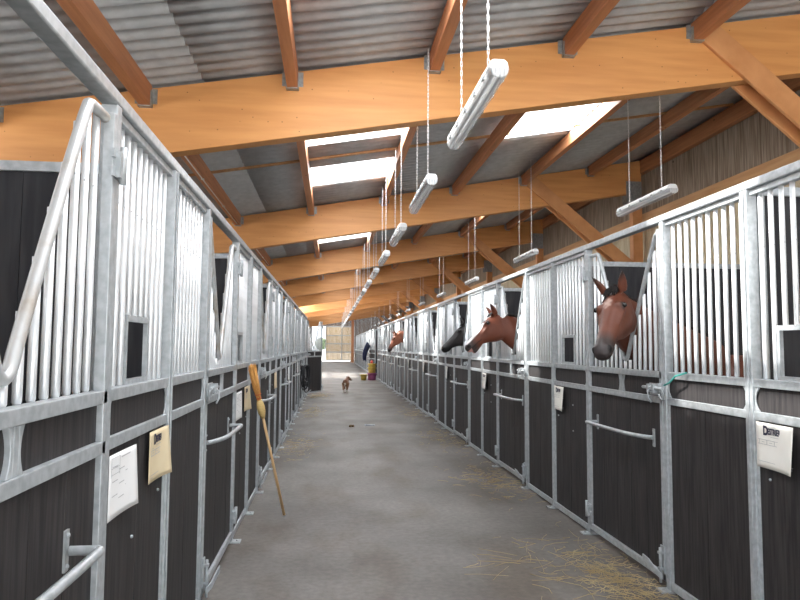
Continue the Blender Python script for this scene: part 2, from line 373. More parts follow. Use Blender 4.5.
def bar_mesh(side, z0, z1, r=0.0125):
    key = (side, round(z0,3), round(z1,3))
    if key not in BARS:
        mb = SB(side); mb.t([(0,0,z0),(0,0,z0+0.01),(0,0,z1)], [r*0.6, r, r], 10); BARS[key] = mb.mesh('bar', M['galv_lit_bar'])
    return BARS[key]
BARS = {}
def add_bars(parent, side, spec, lod):
    if lod:
        mb = SB(side)
        for u, z0, z1 in spec: mb.t([(u,-0.02,z0),(u,-0.02,z1)], 0.0135, 5)
        mb.obj('bars', M['galv_lit_bar'], parent); return
    for u, z0, z1 in spec:
        o = bpy.data.objects.new('bar', bar_mesh(side, z0, z1)); C.objects.link(o); o.parent = parent
        p = SB.P(type('q', (), {'s': side}), u, -0.02, 0); o.location = p
def make_panel(side, hatch, lod):
    t = thing('hatch_panel' if hatch else 'grille_panel', (0,0,0), 'x', 'stall panel', None); W = WP-0.05
    mb = SB(side)   # local u from 0 to W between the posts
    mb.b(0, W, -0.022, 0.018, 0.015, 0.065); mb.b(0, W, -0.022, 0.018, Z_B0, Z_B1); mb.b(0, W, -0.034, 0.018, Z_A0, Z_A1)
    mb.b(0, 0.02, -0.02, 0.015, 0.065, Z_B0); mb.b(W-0.02, W, -0.02, 0.015, 0.065, Z_B0)
    mb.gusset(0, 1, Z_B1, Z_A0, 0.004, 0.012); mb.gusset(W, -1, Z_B1, Z_A0, 0.004, 0.012)
    bev(mb.obj('frame', M['galv'], t), 0.003)
    bev(SB(side).b(0, W, -0.030, 0.008, Z_T-0.03, Z_T).obj('head_rail', M['galv'], t), 0.003)
    bev(boards(SB(side), 0.015, W-0.015, 0.06, Z_B0+0.005, 4).obj('lower_board', M['board'], t), 0.002)
    SB(side).b(0.01, W-0.01, -0.010, 0.002, Z_B1-0.005, Z_A0+0.005).obj('upper_board', M['board'], t)
    N = 10; us = [0.055 + (W-0.11)*i/(N-1) for i in range(N)]; spec = []
    if hatch:
        h0, h1 = (W-0.47, W-0.17) if side > 0 else (W-0.56, W-0.27)
        for u in us:
            inside = h0-0.01 < u < h1+0.01
            spec.append((u, 1.655 if inside else Z_A1-0.004, Z_T-0.02))
        mb = SB(side); mb.b(h0-0.012, h0+0.008, -0.03, -0.01, Z_A1, 1.665); mb.b(h1-0.008, h1+0.012, -0.03, -0.01, Z_A1, 1.665)
        mb.b(h0-0.012, h1+0.012, -0.03, -0.01, 1.64, 1.665); mb.b(h0, h1, -0.03, -0.008, Z_A1, 1.415)
        mb.obj('hatch_frame', M['galv'], t)
        mb = SB(side)
        for u, z in ((W*0.42, 1.03), (W*0.42, 0.80), (W-0.10, 0.90)): mb.ball(mb.P(u, 0.008, z), 0.007, 8)
        mb.obj('bolt_heads', M['galv'], t)
    else: spec = [(u, Z_A1-0.004, Z_T-0.02) for u in us]
    add_bars(t, side, spec, lod)
    return t
def make_door(side, lod):
    t = thing('stall_door', (0,0,0), 'x', 'stall door', None); W = WD-0.05; c = W/2
    mb = SB(side); f0, f1 = 0.0, 0.036
    mb.b(0, W, -0.012, 0.026, 0.05, 0.095); mb.b(0, W, -0.012, 0.026, Z_B0, Z_B1); mb.b(0, W, -0.022, 0.026, Z_A0, Z_A1)
    mb.b(0, 0.034, -0.012, 0.026, 0.05, 2.345); mb.b(W-0.034, W, -0.012, 0.026, 0.05, 2.345)
    mb.gusset(c-0.014, -1, Z_B1, Z_A0, 0.0, 0.02, 0.03); mb.gusset(c+0.014, 1, Z_B1, Z_A0, 0.0, 0.02, 0.03); mb.b(c-0.014, c+0.014, 0.0, 0.02, Z_B1, Z_A0)
    bev(mb.obj('frame', M['galv'], t), 0.003)
    s = W/WD
    bev(boards(SB(side), 0.03, W-0.03, 0.09, Z_B0+0.005, 5).obj('lower_board', M['board'], t), 0.002)
    SB(side).b(0.03, W-0.03, -0.010, 0.004, Z_B1-0.005, Z_A0+0.005).obj('upper_board', M['board'], t)
    uh, ul, ub = W-0.20, 0.11, 0.585     # top of the opening on the hinge and latch sides, its lowest point
    pts = [(0.02,-0.006,2.325),(ul-0.03,-0.006,2.325),(ul,-0.006,2.31),(ub-0.07,-0.006,1.56),(ub-0.03,-0.006,1.465),(ub+0.03,-0.006,1.465),(ub+0.07,-0.006,1.56),(uh,-0.006,2.31),(uh+0.03,-0.006,2.325),(W-0.02,-0.006,2.325)]
    SB(side).t(smooth_path(pts, 2), 0.0185 if side < 0 else 0.0155, 10).obj('neck_opening_rail', M['rusty' if side < 0 else 'galv'], t)
    spec = []; N = 15
    for i in range(N):
        u = 0.075 + (W-0.15)*i/(N-1)
        if u > ub+0.05: z1 = 1.56 + (u-ub-0.07)*(2.31-1.56)/(uh-ub-0.07)
        elif u < ub-0.05: z1 = 1.56 + (ub-0.07-u)*(2.31-1.56)/(ub-0.07-ul)
        else: z1 = 1.47
        spec.append((u, Z_A1-0.004, min(z1-0.01, 2.32)))
    add_bars(t, side, spec, lod)
    # handle: bowed tube on two plates
    mb = SB(side); z = 0.945; h0, h1 = (0.15, 1.08) if side > 0 else (0.09, 0.98)
    hp = [(h0,0.02,z),(h0+0.02,0.035,z),(h0+0.16,0.085,z),(h0+0.32,0.105,z),(h1-0.05,0.110,z),(h1,0.108,z),(h1,0.085,z),(h1,0.02,z)]
    h = mb.t(smooth_path(hp, 2), 0.0145, 8).obj('handle', M['galv'], t)
    mb = SB(side)
    for u in (h0, h1): mb.b(u-0.014, u+0.014, 0.006, 0.013, z-0.06, z+0.06); mb.ball(mb.P(u, 0.014, z+0.045), 0.007, 8); mb.ball(mb.P(u, 0.014, z-0.045), 0.007, 8)
    mb.obj('mount_plate', M['galv'], h)
    if not lod:
        # latch at the near edge (u = 0)
        mb = SB(side)
        mb.b(-0.005, 0.15, 0.026, 0.034, 1.235, 1.315); mb.t([(-0.06,0.055,1.285),(0.20,0.055,1.285)], 0.011, 8)
        mb.b(0.03, 0.05, 0.03, 0.072, 1.255, 1.31); mb.b(0.10, 0.12, 0.03, 0.072, 1.255, 1.31)
        mb.t([(0.075,0.055,1.285),(0.077,0.085,1.265),(0.065,0.088,1.22),(0.05,0.075,1.19)], 0.0055, 8)
        l = mb.obj('latch', M['galv'], t)
        mb = SB(side); ring = [(-0.035+0.03*math.cos(a), 0.05+0.008*math.sin(a), 1.25+0.038*math.sin(a)) for a in [k*math.pi/6 for k in range(13)]]
        mb.t(ring, 0.006, 6).obj('ring', M['galv'], l)
        # foot bolt
        mb = SB(side); mb.b(0.0, 0.05, 0.026, 0.034, 0.10, 0.27); mb.t([(0.02,0.05,0.04),(0.02,0.05,0.26)], 0.009, 8)
        mb.b(0.005,0.035,0.03,0.062,0.12,0.135); mb.b(0.005,0.035,0.03,0.062,0.22,0.235)
        f = mb.obj('foot_bolt', M['galv'], t)
        mb = SB(side); p = [(-0.005,0.05,0.085),(0.03,0.075,0.11),(0.08,0.095,0.155),(0.15,0.10,0.165)]
        for a, b in zip(p, p[1:]):
            mb.hexa([mb.P(a[0],a[1],a[2]-0.018), mb.P(b[0],b[1],b[2]-0.018), mb.P(b[0],b[1]+0.008,b[2]-0.018), mb.P(a[0],a[1]+0.008,a[2]-0.018),
                     mb.P(a[0],a[1],a[2]+0.018), mb.P(b[0],b[1],b[2]+0.018), mb.P(b[0],b[1]+0.008,b[2]+0.018), mb.P(a[0],a[1]+0.008,a[2]+0.018)])
        mb.obj('pedal', M['galv'], f)
        # hinges on the far edge
        for z0 in (0.16, 2.12):
            mb = SB(side); mb.b(W-0.055, W+0.045, 0.026, 0.036, z0, z0+0.035); mb.b(W-0.055, W+0.045, 0.026, 0.036, z0+0.065, z0+0.095)
            mb.t([(W+0.012,0.045,z0-0.015),(W+0.012,0.045,z0+0.115)], 0.012, 8); mb.b(W-0.03,W-0.005,0.026,0.05,z0,z0+0.09)
            mb.obj('hinge', M['galv'], t)
    return t
def make_post(side, wide):
    t = thing('stall_post', (0,0,0), 'x', 'post', None); w = 0.030 if wide else 0.024
    mb = SB(side); mb.b(-w, w, -0.034, 0.024, 0, Z_T+0.002)
    if wide: mb.b(-0.008, 0.008, 0.024, 0.030, 0.02, Z_T)
    bev(mb.obj('upright', M['galv'], t), 0.005)
    mb = SB(side); mb.b(-0.045, 0.045, -0.05, 0.085, 0, 0.010); mb.ball(mb.P(0, 0.058, 0.012), 0.010, 8)
    mb.obj('foot_plate', M['galv'], t); return t
def make_partition(side):
    t = thing('stall_partition', (0,0,0), 'x', 'partition', None); D = 3.80 if side > 0 else 3.05
    mb = SB(side); x = -0.06
    while x > -D+0.3: mb.b(-0.016, 0.016, max(x-0.62, -D)+0.003, x, 0.05, 2.36); x -= 0.62
    mb.obj('board', M['board2'], t)
    mb = SB(side); mb.b(-0.026, 0.026, -D, -0.045, 2.36, 2.41); mb.b(-0.024,0.024,-D,-0.045,0.01,0.05); mb.b(-0.024,0.024,-0.085,-0.045,0.05,2.36)
    bev(mb.obj('frame', M['galv'], t), 0.004); return t
protos = {}
def proto(kind, side, lod=False):
    k = (kind, side, lod)
    if k not in protos:
        t = {'hatch': lambda: make_panel(side, True, lod), 'plain': lambda: make_panel(side, False, lod), 'door': lambda: make_door(side, lod),
             'post': lambda: make_post(side, False), 'divider': lambda: make_post(side, True), 'part': lambda: make_partition(side)}[kind]()
        protos[k] = [t, False]
    return protos[k]
def place(kind, side, y, label, group, lod=False, x=None):
    p = proto(kind, side, lod); loc = ((XR if side > 0 else -XL) if x is None else x, y, 0)
    if not p[1]: p[1] = True; o = p[0]; o.location = loc; o['label'] = label
    else: o = dup(p[0], loc, label)
    o['group'] = group
    return o
HORSE_AT = {0:'bay horse with a white star', 1:'bay horse in profile with a white blaze', 2:'black horse', 5:'chestnut horse with ears up'}
def block(side, j0, j1, row, rail_label, short=False):
    cnt = 0
    for j in range(j0, j1+1):
        y = P0Y + PER*j; lod = y > 24; o = ORD[cnt]; cnt += 1
        if j == j0: place('divider', side, y, 'galvanised end post at the near end of the %s' % row, row+' posts'); place('part', side, y, 'dark boarded partition closing the near end of the %s' % row, row+' partitions')
        place('plain', side, y+0.025, 'barred panel left of no hatch, %s plain grille of the %s' % (o, row) if False else 'plain barred panel of the %s stall in the %s' % (o, row), row+' plain panels', lod)
        place('post', side, y+WP+0.0, 'slim post on the latch side of the %s door in the %s' % (o, row), row+' posts')
        lab = 'stall door with V opening, %s in the %s' % (o, row)
        if side > 0 and row.startswith('near') and j in HORSE_AT: lab = 'stall door with the %s looking out' % HORSE_AT[j]
        if side < 0 and j == -1: lab = 'nearest left stall door with worn tube around its open V'
        place('door', side, y+WP+0.025, lab, row+' doors', lod)
        place('post', side, y+WP+WD, 'slim post on the hinge side of the %s door in the %s' % (o, row), row+' posts')
        if short and j == j1: continue
        place('hatch', side, y+WP+WD+0.025, 'barred panel with feed hatch, %s in the %s' % (o, row), row+' hatch panels', lod)
        place('divider', side, y+PER, 'wide divider post beyond the %s stall, %s' % (o, row), row+' posts')
        place('part', side, y+PER, 'dark boarded partition beyond the %s stall in the %s' % (o, row), row+' partitions')
    X = XR if side > 0 else -XL; y0 = P0Y+PER*j0-0.04; y1 = P0Y+PER*(j1+1)+0.04 - (0.87 if short else 0)
    r = thing('top_rail', (X, y0, 0), rail_label, 'rail')
    mb = SB(side); mb.b(0, y1-y0, -0.036, 0.026, Z_T+0.002, Z_T+0.048); bev(mb.obj('rail', M['galv'], r), 0.006)
block(+1, -1, 8, 'near right row', 'long galvanised rail along the top of the near right-hand stalls')
block(+1, 10, 17, 'far right row', 'galvanised rail along the top of the far right-hand stalls')
block(-1, -1, 5, 'left row', 'long galvanised rail along the top of the left-hand stalls', True)
# two doors standing open into the aisle
d = dup(protos[('door', -1, False)][0], (-XL+0.02, 20.56, 0), 'stall door standing open into the aisle at the end of the left row'); d.rotation_euler = (0,0,-math.radians(21))
for ch in list(d.children):
    if ch.name.startswith('handle'):
        for g in list(ch.children): bpy.data.objects.remove(g)
        bpy.data.objects.remove(ch)
d['group'] = 'doors standing open'
d = dup(protos[('door', 1, True)][0], (XR-0.10, 30.62, 0), 'door standing ajar behind the yellow tub at the row end'); d.rotation_euler = (0,0,math.radians(11)); d['group'] = 'doors standing open'

# ---------------------------------------------------------------- cards and papers
def text_mesh(txt, size, m, parent, side, u, z, name='print', bold=0.0, sx=1.0):
    cu = bpy.data.curves.new('t', 'FONT'); cu.body = txt; cu.size = size; cu.offset = bold; cu.extrude = 0.0003; cu.align_x = 'CENTER'
    o = bpy.data.objects.new('t', cu); C.objects.link(o); bpy.context.view_layer.update()
    me = bpy.data.meshes.new_from_object(o.evaluated_get(bpy.context.evaluated_depsgraph_get()))
    bpy.data.objects.remove(o); bpy.data.curves.remove(cu)
    # front view seen from the aisle: on the right wall reading direction is -Y, on the left +Y
    d = -1 if side > 0 else 1
    for v in me.vertices:
        x, y, zz = v.co; p = SB.P(type('q', (), {'s': side}), u + d*x*sx, 0.0052+zz, z + y); v.co = p
    me.materials.clear(); me.materials.append(m)
    ob = bpy.data.objects.new(name, me); C.objects.link(ob); ob.parent = parent; return ob
def card(side, y, z0, w, h, m, label, group, style, curl=0.015, name='stall_card'):
    X = (XR-0.021) if side > 0 else (-XL+0.021); lo = 0.0
    t = thing(name, (X, y, z0), label, 'card' if style != 'sheet' else 'paper', group)
    d = -1 if side > 0 else 1
    def f(u, v):
        uu = u*w; e = abs(u-0.0)**3; return SB.P(type('q', (), {'s': side}), uu, 0.002 + curl*(e if side < 0 else (1-u)**3)*(1 - v*0.7), v*h)
    mb = MB().grid(f, 10, 10); s = mb.obj('sheet', m, t); md = s.modifiers.new('thick','SOLIDIFY'); md.thickness = 0.0012
    if style == 'far': return t
    mb = SB(side)
    def line(u0, u1, z, th=0.002): mb.b(u0, u1, 0.0046, 0.0054, z, z+th)
    if style == 'card':
        fx = (lambda f: w*f) if d > 0 else (lambda f: w*(1-f))
        text_mesh('D', h*0.27, M['ink'], t, side, fx(0.27), h*0.74, bold=0.003, sx=0.8)
        text_mesh('ESTRIER', h*0.185, M['ink'], t, side, fx(0.49), h*0.76, bold=0.0016, sx=0.62)
        line(w*0.32, w*0.60, h*0.70)
        for z in (h*0.62, h*0.52, h*0.14): line(w*0.06, w*0.94, z)
        for k in (0.08, 0.3, 0.5, 0.7, 0.9): mb.b(w*k, w*k+0.0015, 0.0046, 0.0054, h*0.52, h*0.62)
        for k in (0.18,0.4,0.6,0.8): line(w*k-0.01, w*k+0.01, h*0.57)
        line(w*0.08, w*0.2, h*0.66); line(w*0.08, w*0.2, h*0.09)
    else:
        for k in range(3): 
            line(w*0.05, w*0.36, h*(0.70+0.10*k if k < 2 else 0.96)*0.98, 0.0015)
        mb.b(w*0.05, w*0.05+0.0015, 0.0046, 0.0054, h*0.66, h*0.94); mb.b(w*0.36, w*0.36+0.0015, 0.0046, 0.0054, h*0.66, h*0.94)
        line(w*0.42, w*0.95, h*0.90, 0.004)
        for k in range(9): line(w*(0.1+0.25*(k%3)), w*(0.3+0.25*(k%3)), h*(0.80-0.075*k), 0.0025)
    mb.obj('print', M['faint'], t)
    return t
yh = P0Y-PER+WP+WD   # hatch panel start of the nearest stall
card(-1, yh+0.03, 0.94, 0.29, 0.225, M['paper'], 'white printed sheet pinned beside the nearest left stall door', None, 'sheet', 0.02, 'notice_sheet')
card(-1, yh+0.53, 0.965, 0.28, 0.215, M['card'], 'tan feed card marked DESTRIER curling on the nearest left hatch panel', 'tan feed cards', 'card', 0.03)
card(-1, yh+PER+0.03, 0.94, 0.29, 0.225, M['paper'], 'white sheet pinned just before the broom on the left row', None, 'sheet', 0.01, 'notice_sheet')
card(-1, yh+PER+0.53, 0.965, 0.28, 0.215, M['card'], 'tan feed card hanging right beside the broom head', 'tan feed cards', 'card', 0.03)
card(-1, yh+PER*2+0.55, 0.965, 0.27, 0.215, M['card'], 'small tan card on the third left hatch panel beyond the broom', 'tan feed cards', 'far')
card(-1, yh+PER*3+0.3, 0.94, 0.29, 0.225, M['paper'], 'white sheet on the fourth left hatch panel', None, 'far', 0.01, 'notice_sheet')
card(-1, yh+PER*4+0.5, 0.94, 0.29, 0.225, M['paper'], 'white sheet on the fifth left hatch panel', None, 'far', 0.01, 'notice_sheet')
for j in range(-1, 9):
    y = yh+PER*(j+1); st = 'card' if j < 2 else 'far'
    card(1, y+0.54, 0.955, 0.28, 0.225, M['cream'], 'cream feed card marked DESTRIER below the %s hatch of the near right row' % ORD[j+1] if j < 2 else 'cream card below the %s hatch of the near right row' % ORD[j+1], 'cream feed cards', st, 0.03)

# ---------------------------------------------------------------- hanging lamps
def make_lamp():
    t = thing('hanging_lamp', (0,0,0), 'x', 'lamp'); Ln = 1.27
    def prof(y, s): return y
    mb = MB(); p = [(-0.055,0.0),(-0.048,0.035),(-0.03,0.05),(0.03,0.05),(0.048,0.035),(0.055,0.0)]
    mb.prism([(a, 0.02, b) for a, b in p], (0, Ln-0.04, 0)); bev(mb.obj('housing', M['lampbody'], t), 0.008, 3)
    mb = MB(); p = [(-0.053,0.0),(-0.046,-0.035),(-0.026,-0.055),(0.026,-0.055),(0.046,-0.035),(0.053,0.0)]
    mb.prism([(a, 0.0, b) for a, b in p], (0, Ln, 0)); bev(mb.obj('diffuser', M['cover'], t), 0.010, 3)
    MB().tube([(0,0.05,-0.02),(0,Ln-0.05,-0.02)], 0.013, 10).obj('fluorescent_tube', M['tube'], t)
    mb = MB()
    for y in (0.14, 0.36, 0.62, 0.88, 1.12):
        for sx in (-1,1): mb.box(sx*0.056-0.005, sx*0.056+0.005, y, y+0.03, -0.014, 0.014)
    mb.obj('clips', M['hanger'], t); return t
def chain_mesh(length):
    mb = MB(); n = max(4, int(length/0.035)); pts = []
    k = 0; z = 0
    while z < length:
        a = (k % 2)*math.pi/2; dx, dy = math.cos(a)*0.0045, math.sin(a)*0.0045
        mb.tube([(dx,dy,z),(dx*1.2,dy*1.2,z+0.02),(dx,dy,z+0.04)], 0.0021, 4, False); mb.tube([(-dx,-dy,z),(-dx*1.2,-dy*1.2,z+0.02),(-dx,-dy,z+0.04)], 0.0021, 4, False)
        z += 0.032; k += 1
    return mb.mesh('chain', M['chain'])
lamp0 = make_lamp(); used = False
def row(x, h, starts, top, lab, group, cable=False):
    global used
    cm = chain_mesh(top-h-0.05)
    for i, y in enumerate(starts):
        label = lab(i)
        if not used: o = lamp0; o.location = (x,y,h); o['label'] = label; used = True; new = o
        else: new = dup(lamp0, (x,y,h), label)
        for ch in list(new.children):
            if ch.name.startswith('chain'): bpy.data.objects.remove(ch)
        for cy in (0.25, 1.0):
            c = bpy.data.objects.new('chain', cm); C.objects.link(c); c.parent = new; c.location = (0, cy, 0.05)
        new['group'] = group
nA = 22
row(0.85, 3.0, [3.2+2.28*i for i in range(nA)], roof(0.97)-0.19, lambda i: 'hanging strip lamp over the aisle, %s from the front of its row' % ORD[i], 'strip lamps above the aisle')
row(3.50, 3.20, [6.28+4.55*i for i in range(12)], roof(3.5)-0.02, lambda i: 'hanging strip lamp over the right stalls, %s from the front of its row' % ORD[i], 'strip lamps above the right stalls')

# ---------------------------------------------------------------- animals
def frame(d, up):
    d = Vector(d).normalized(); up = Vector(up); up = (up - d*up.dot(d)).normalized(); return d, up, d.cross(up)
def bake(mb, voxel, name, m, parent, colour, smooth=6):
    me = mb.mesh(name, m); o = bpy.data.objects.new('tmp', me); C.objects.link(o)
    r = o.modifiers.new('r', 'REMESH'); r.mode = 'VOXEL'; r.voxel_size = voxel; r.use_smooth_shade = True
    s = o.modifiers.new('s', 'SMOOTH'); s.iterations = smooth; s.factor = 0.5
    bpy.context.view_layer.update()
    nm = bpy.data.meshes.new_from_object(o.evaluated_get(bpy.context.evaluated_depsgraph_get())); bpy.data.objects.remove(o)
    nm.name = name; nm.materials.clear(); nm.materials.append(m)
    at = nm.color_attributes.new('coat', 'FLOAT_COLOR', 'POINT')
    for i, v in enumerate(nm.vertices): at.data[i].color = (*colour(v.co), 1)
    for p in nm.polygons: p.use_smooth = True
    ob = bpy.data.objects.new(name, nm); C.objects.link(ob)
    if parent: ob.parent = parent
    return ob
def lerp(a, b, t): t = max(0, min(1, t)); return tuple(a[i]+(b[i]-a[i])*t for i in range(3))
def horse(loc_y, poll, hd, hup, withers, col, dark, mane_m, label, mark, voxel, roll_side=0.0, mouth=0.0, neckmid=None, S_=1.0, SV=1.0, nk=1.0):
    """poll, withers in world coordinates; hd = direction poll->muzzle; hup = top-of-head direction"""
    base = Vector((withers[0]+0.6, withers[1], 0))
    t = thing('horse', base, label, 'horse', 'horses looking out of the stalls')
    poll = Vector(poll)-base; wi = Vector(withers)-base
    d, u, w = frame(hd, hup)
    def hp(a, v, s=0): return poll + d*(a*S_) + u*(v*S_*SV) + w*(s*S_)
    S = [(-0.03,0.010,-0.150,0.060),(0.00,0.020,-0.200,0.078),(0.05,0.034,-0.232,0.092),(0.11,0.046,-0.252,0.104),(0.17,0.046,-0.250,0.104),(0.23,0.036,-0.225,0.090),(0.30,0.020,-0.180,0.070),
         (0.37,0.008,-0.145,0.063),(0.44,0.002,-0.128,0.059),(0.50,-0.004,-0.125,0.060),(0.55,-0.012,-0.125,0.062),(0.585,-0.026,-0.118,0.055),(0.605,-0.045,-0.100,0.036)]
    mb = MB(); secs = []
    for a, tp, bt, hw in S: secs.append((hp(a, (tp+bt)/2), w*hw*S_, u*((tp-bt)/2*S_*SV)))
    mb.loft(secs, 24)
    # jaw plates, orbits, nostril rims, chin
    for s in (-1, 1):
        mb.loft([(hp(0.00,-0.13,s*0.045), w*0.03, u*0.08),(hp(0.06,-0.15,s*0.062), w*0.036, u*0.10),(hp(0.14,-0.15,s*0.060), w*0.036, u*0.098),(hp(0.22,-0.13,s*0.05), w*0.028, u*0.07)], 14)
        mb.ball(hp(0.175,0.006,s*0.068), 0.036, 14); mb.ball(hp(0.550,-0.045,s*0.044), 0.026, 12)
        # cheek ridge
        mb.tube([hp(0.19,-0.015,s*0.088), hp(0.27,-0.035,s*0.074), hp(0.34,-0.05,s*0.060)], [0.014,0.012,0.008], 8)
        # ears
        eb = hp(0.012,0.018,s*0.062); ed = (u*0.93 - d*0.10 + w*s*0.30).normalized(); fw = (d*0.75+w*s*0.55).normalized(); sd = ed.cross(fw).normalized()
        for_l = [(0,0.030,0.026),(0.04,0.038,0.024),(0.085,0.034,0.020),(0.125,0.022,0.014),(0.155,0.010,0.008),(0.17,0.004,0.004)]
        mb.loft([(eb+ed*a - fw*0.010*math.sin(a*18), sd*b, fw*c) for a, b, c in for_l], 12)
    if mouth:
        mb.loft([(hp(0.40,-0.125-mouth*0.4), w*0.034, u*0.018),(hp(0.48,-0.132-mouth*0.8), w*0.034, u*0.020),(hp(0.53,-0.135-mouth), w*0.032, u*0.020),(hp(0.56,-0.130-mouth), w*0.020, u*0.012)], 12)
    else: mb.loft([(hp(0.44,-0.105), w*0.034, u*0.025),(hp(0.51,-0.115), w*0.036, u*0.026),(hp(0.55,-0.112), w*0.030, u*0.020)], 12)
    # neck: cubic from poll back to withers
    c0 = hp(-0.005,-0.10); t0 = (-d*0.35+(-u)*0.05); base_n = wi + Vector((-0.02,0,-0.24))
    mid = Vector(neckmid)-base if neckmid else c0.lerp(base_n, 0.45) + Vector((0,0,0.03))
    ctrl = [c0, mid, base_n]; secs = []; N = 12
    prev = None
    for i in range(N+1):
        q = i/N; pt = c0*(1-q)**2 + (mid*2 - c0*0.5 - base_n*0.5)*(2*q*(1-q)) + base_n*q*q
        if i == 0: tan = ((mid*2 - c0*0.5 - base_n*0.5) - c0)
        else: tan = 2*(1-q)*((mid*2 - c0*0.5 - base_n*0.5)-c0) + 2*q*(base_n-(mid*2 - c0*0.5 - base_n*0.5))
        tn = tan.normalized(); upv = Vector((0,0,1)) - tn*tn.z; upv.normalize(); sd = tn.cross(upv)
        hh = (0.125 + 0.16*q**1.3)*nk; ww = (0.072 + 0.080*q**1.2)*nk
        secs.append((pt, sd*ww, upv*hh)); 
    mb.loft(secs, 24); neck = secs
    # trunk
    wx, wy, wz = wi
    T = [(-0.16,1.08,0.13,0.18),(-0.05,1.12,0.21,0.30),(0.12,1.14,0.25,0.36),(0.40,1.13,0.28,0.36),(0.75,1.13,0.30,0.35),(1.05,1.17,0.28,0.32),(1.30,1.20,0.27,0.30),(1.50,1.18,0.22,0.25),(1.62,1.14,0.10,0.14)]
    mb.loft([((wx+a, wy, z), Vector((0,ww,0)), Vector((0,0,hh))) for a, z, ww, hh in T], 24)
    for s in (-1, 1):
        x = wx+0.08; y = wy+s*0.16
        mb.tube([(x,y,1.05),(x-0.03,y,0.85),(x,y,0.62),(x,y,0.50),(x+0.01,y,0.38),(x,y,0.18),(x-0.03,y,0.10),(x-0.05,y,0.06),(x-0.06,y,0.004)], [0.12,0.095,0.062,0.055,0.038,0.036,0.045,0.055,0.068], 12)
        x = wx+1.38; y = wy+s*0.15
        mb.tube([(x,y,1.12),(x-0.08,y,0.92),(x-0.10,y,0.76),(x+0.05,y,0.60),(x+0.14,y,0.50),(x+0.12,y,0.36),(x+0.10,y,0.18),(x+0.06,y,0.10),(x+0.04,y,0.06),(x+0.03,y,0.004)], [0.19,0.15,0.11,0.065,0.055,0.040,0.037,0.046,0.055,0.068], 12)
    inv = Matrix((d, u, w))
    def colour(co):
        if co.z < 0.55: return lerp(col, dark, (0.62-co.z)/0.1) if co.z > 0.09 else (0.03,0.025,0.02)
        q = (inv @ (co-poll))/S_; a, v, s = q; v /= SV
        if a > -0.05 and abs(s) < 0.16 and -0.32 < v:
            c = col
            if v > 0.06 and a < 0.08: c = lerp(col, dark, (v-0.09)/0.06)
            c = lerp(c, dark, (a-0.415)/0.085)
            if a > 0.40 and mark != 'none': c = lerp(c, (0.038,0.030,0.030), (a-0.50)/0.06*0.8)
            for sg in (-1,1):
                e = Vector((a-0.560, v+0.046, s-sg*0.060)).length
                if e < 0.024: c = (0.004,0.003,0.003)
                e = Vector((a-0.175, v-0.012, s-sg*0.10)).length
                if e < 0.040: c = lerp(dark, c, (e-0.022)/0.018)
            if mark == 'blaze' and v > -0.06 and abs(s) < 0.046 and 0.20 < a < 0.56: c = lerp((0.80,0.76,0.76), c, (abs(s)-0.034)/0.012)
            if mark == 'star' and v > -0.02:
                e = math.hypot((a-0.160)/0.055, (s-0.006)/0.030)
                e += 0.25*math.sin(a*140)*math.sin(s*120); c = lerp((0.36,0.25,0.21), c, (e-0.45)/0.7)
            if mark == 'blaze' and a > 0.55 and v < -0.085: c = (0.55,0.30,0.26)
            if a > 0.38 and -0.088 < v < -0.080 and mark != 'none': c = (0.02,0.012,0.01)
            return c
        return col
    b = bake(mb, voxel, 'body', M['coat'], t, colour)
    for s in (-1, 1):
        MB().ball(hp(0.178,0.010,s*0.0985), 0.0185, 14).obj('eye', M['eye'], t)
    # mane: strands along the crest, forelock between the ears
    mb = MB(); rnd = random.Random(3)
    for k in range(420):
        q = rnd.random()*0.95; i = min(int(q*N), N-1); c, sdv, upv = neck[i]; c2, sd2, up2 = neck[i+1]; f = q*N-i
        c = Vector(c).lerp(Vector(c2), f); upv = Vector(upv).lerp(Vector(up2), f); sdv = Vector(sdv).lerp(Vector(sd2), f)
        top = c + upv*1.0 ; sg = -1 if rnd.random() < 0.88 else 0.5; ln = rnd.uniform(0.3, 1.0)
        p = [top - upv*0.03, top + upv*0.14 + sdv*sg*0.12, c + upv*(0.80-0.15*ln) + sdv*sg*0.72, c + upv*(0.55-0.45*ln) + sdv*sg*1.04]
        mb.tube([pp + Vector((rnd.uniform(-1,1),rnd.uniform(-1,1),rnd.uniform(-1,1)))*0.008 for pp in smooth_path([tuple(x) for x in p], 1) and [Vector(x) for x in smooth_path([tuple(x) for x in p], 1)]], [0.007,0.008,0.008,0.007,0.006,0.005,0.003,0.002][:8], 5)
    mb.obj('mane', mane_m, t)
    mb = MB()
    for k in range(34):
        s0 = rnd.uniform(-0.03,0.03); ln = rnd.uniform(0.03,0.08)
        mb.tube([hp(-0.02,0.035,s0), hp(0.02,0.058,s0*1.2), hp(0.02+ln*0.6,0.056,s0*1.5), hp(0.02+ln,0.050,s0*1.7)], [0.008,0.009,0.007,0.002], 5)
    mb.obj('forelock', mane_m, t)
    # tail
    mb = MB(); tx = wx+1.62
    for k in range(30):
        s0 = rnd.uniform(-0.04,0.04); mb.tube([(tx-0.05,wy,1.30),(tx+0.06,wy+s0,1.2),(tx+0.10,wy+s0*1.6,0.85),(tx+0.06+rnd.uniform(-.03,.03),wy+s0*1.8,0.45)], [0.02,0.02,0.018,0.004], 5)
    mb.obj('tail', mane_m, t)
    return t
BAY = (0.150,0.043,0.018); DK = (0.030,0.018,0.015)
yc = [P0Y+PER*j+WP+WD/2 for j in range(9)]
horse(yc[0], (2.02,4.45,1.935), (-0.483,-0.614,-0.62), (-0.50,-0.32,0.80), (3.20,yc[0]+0.5,1.56), (0.115,0.034,0.018), DK, M['hair'], 'bay horse with white star facing the camera from the nearest right stall', 'star', 0.011, neckmid=(2.28,yc[0]+0.03,1.70), S_=1.04, nk=1.08)
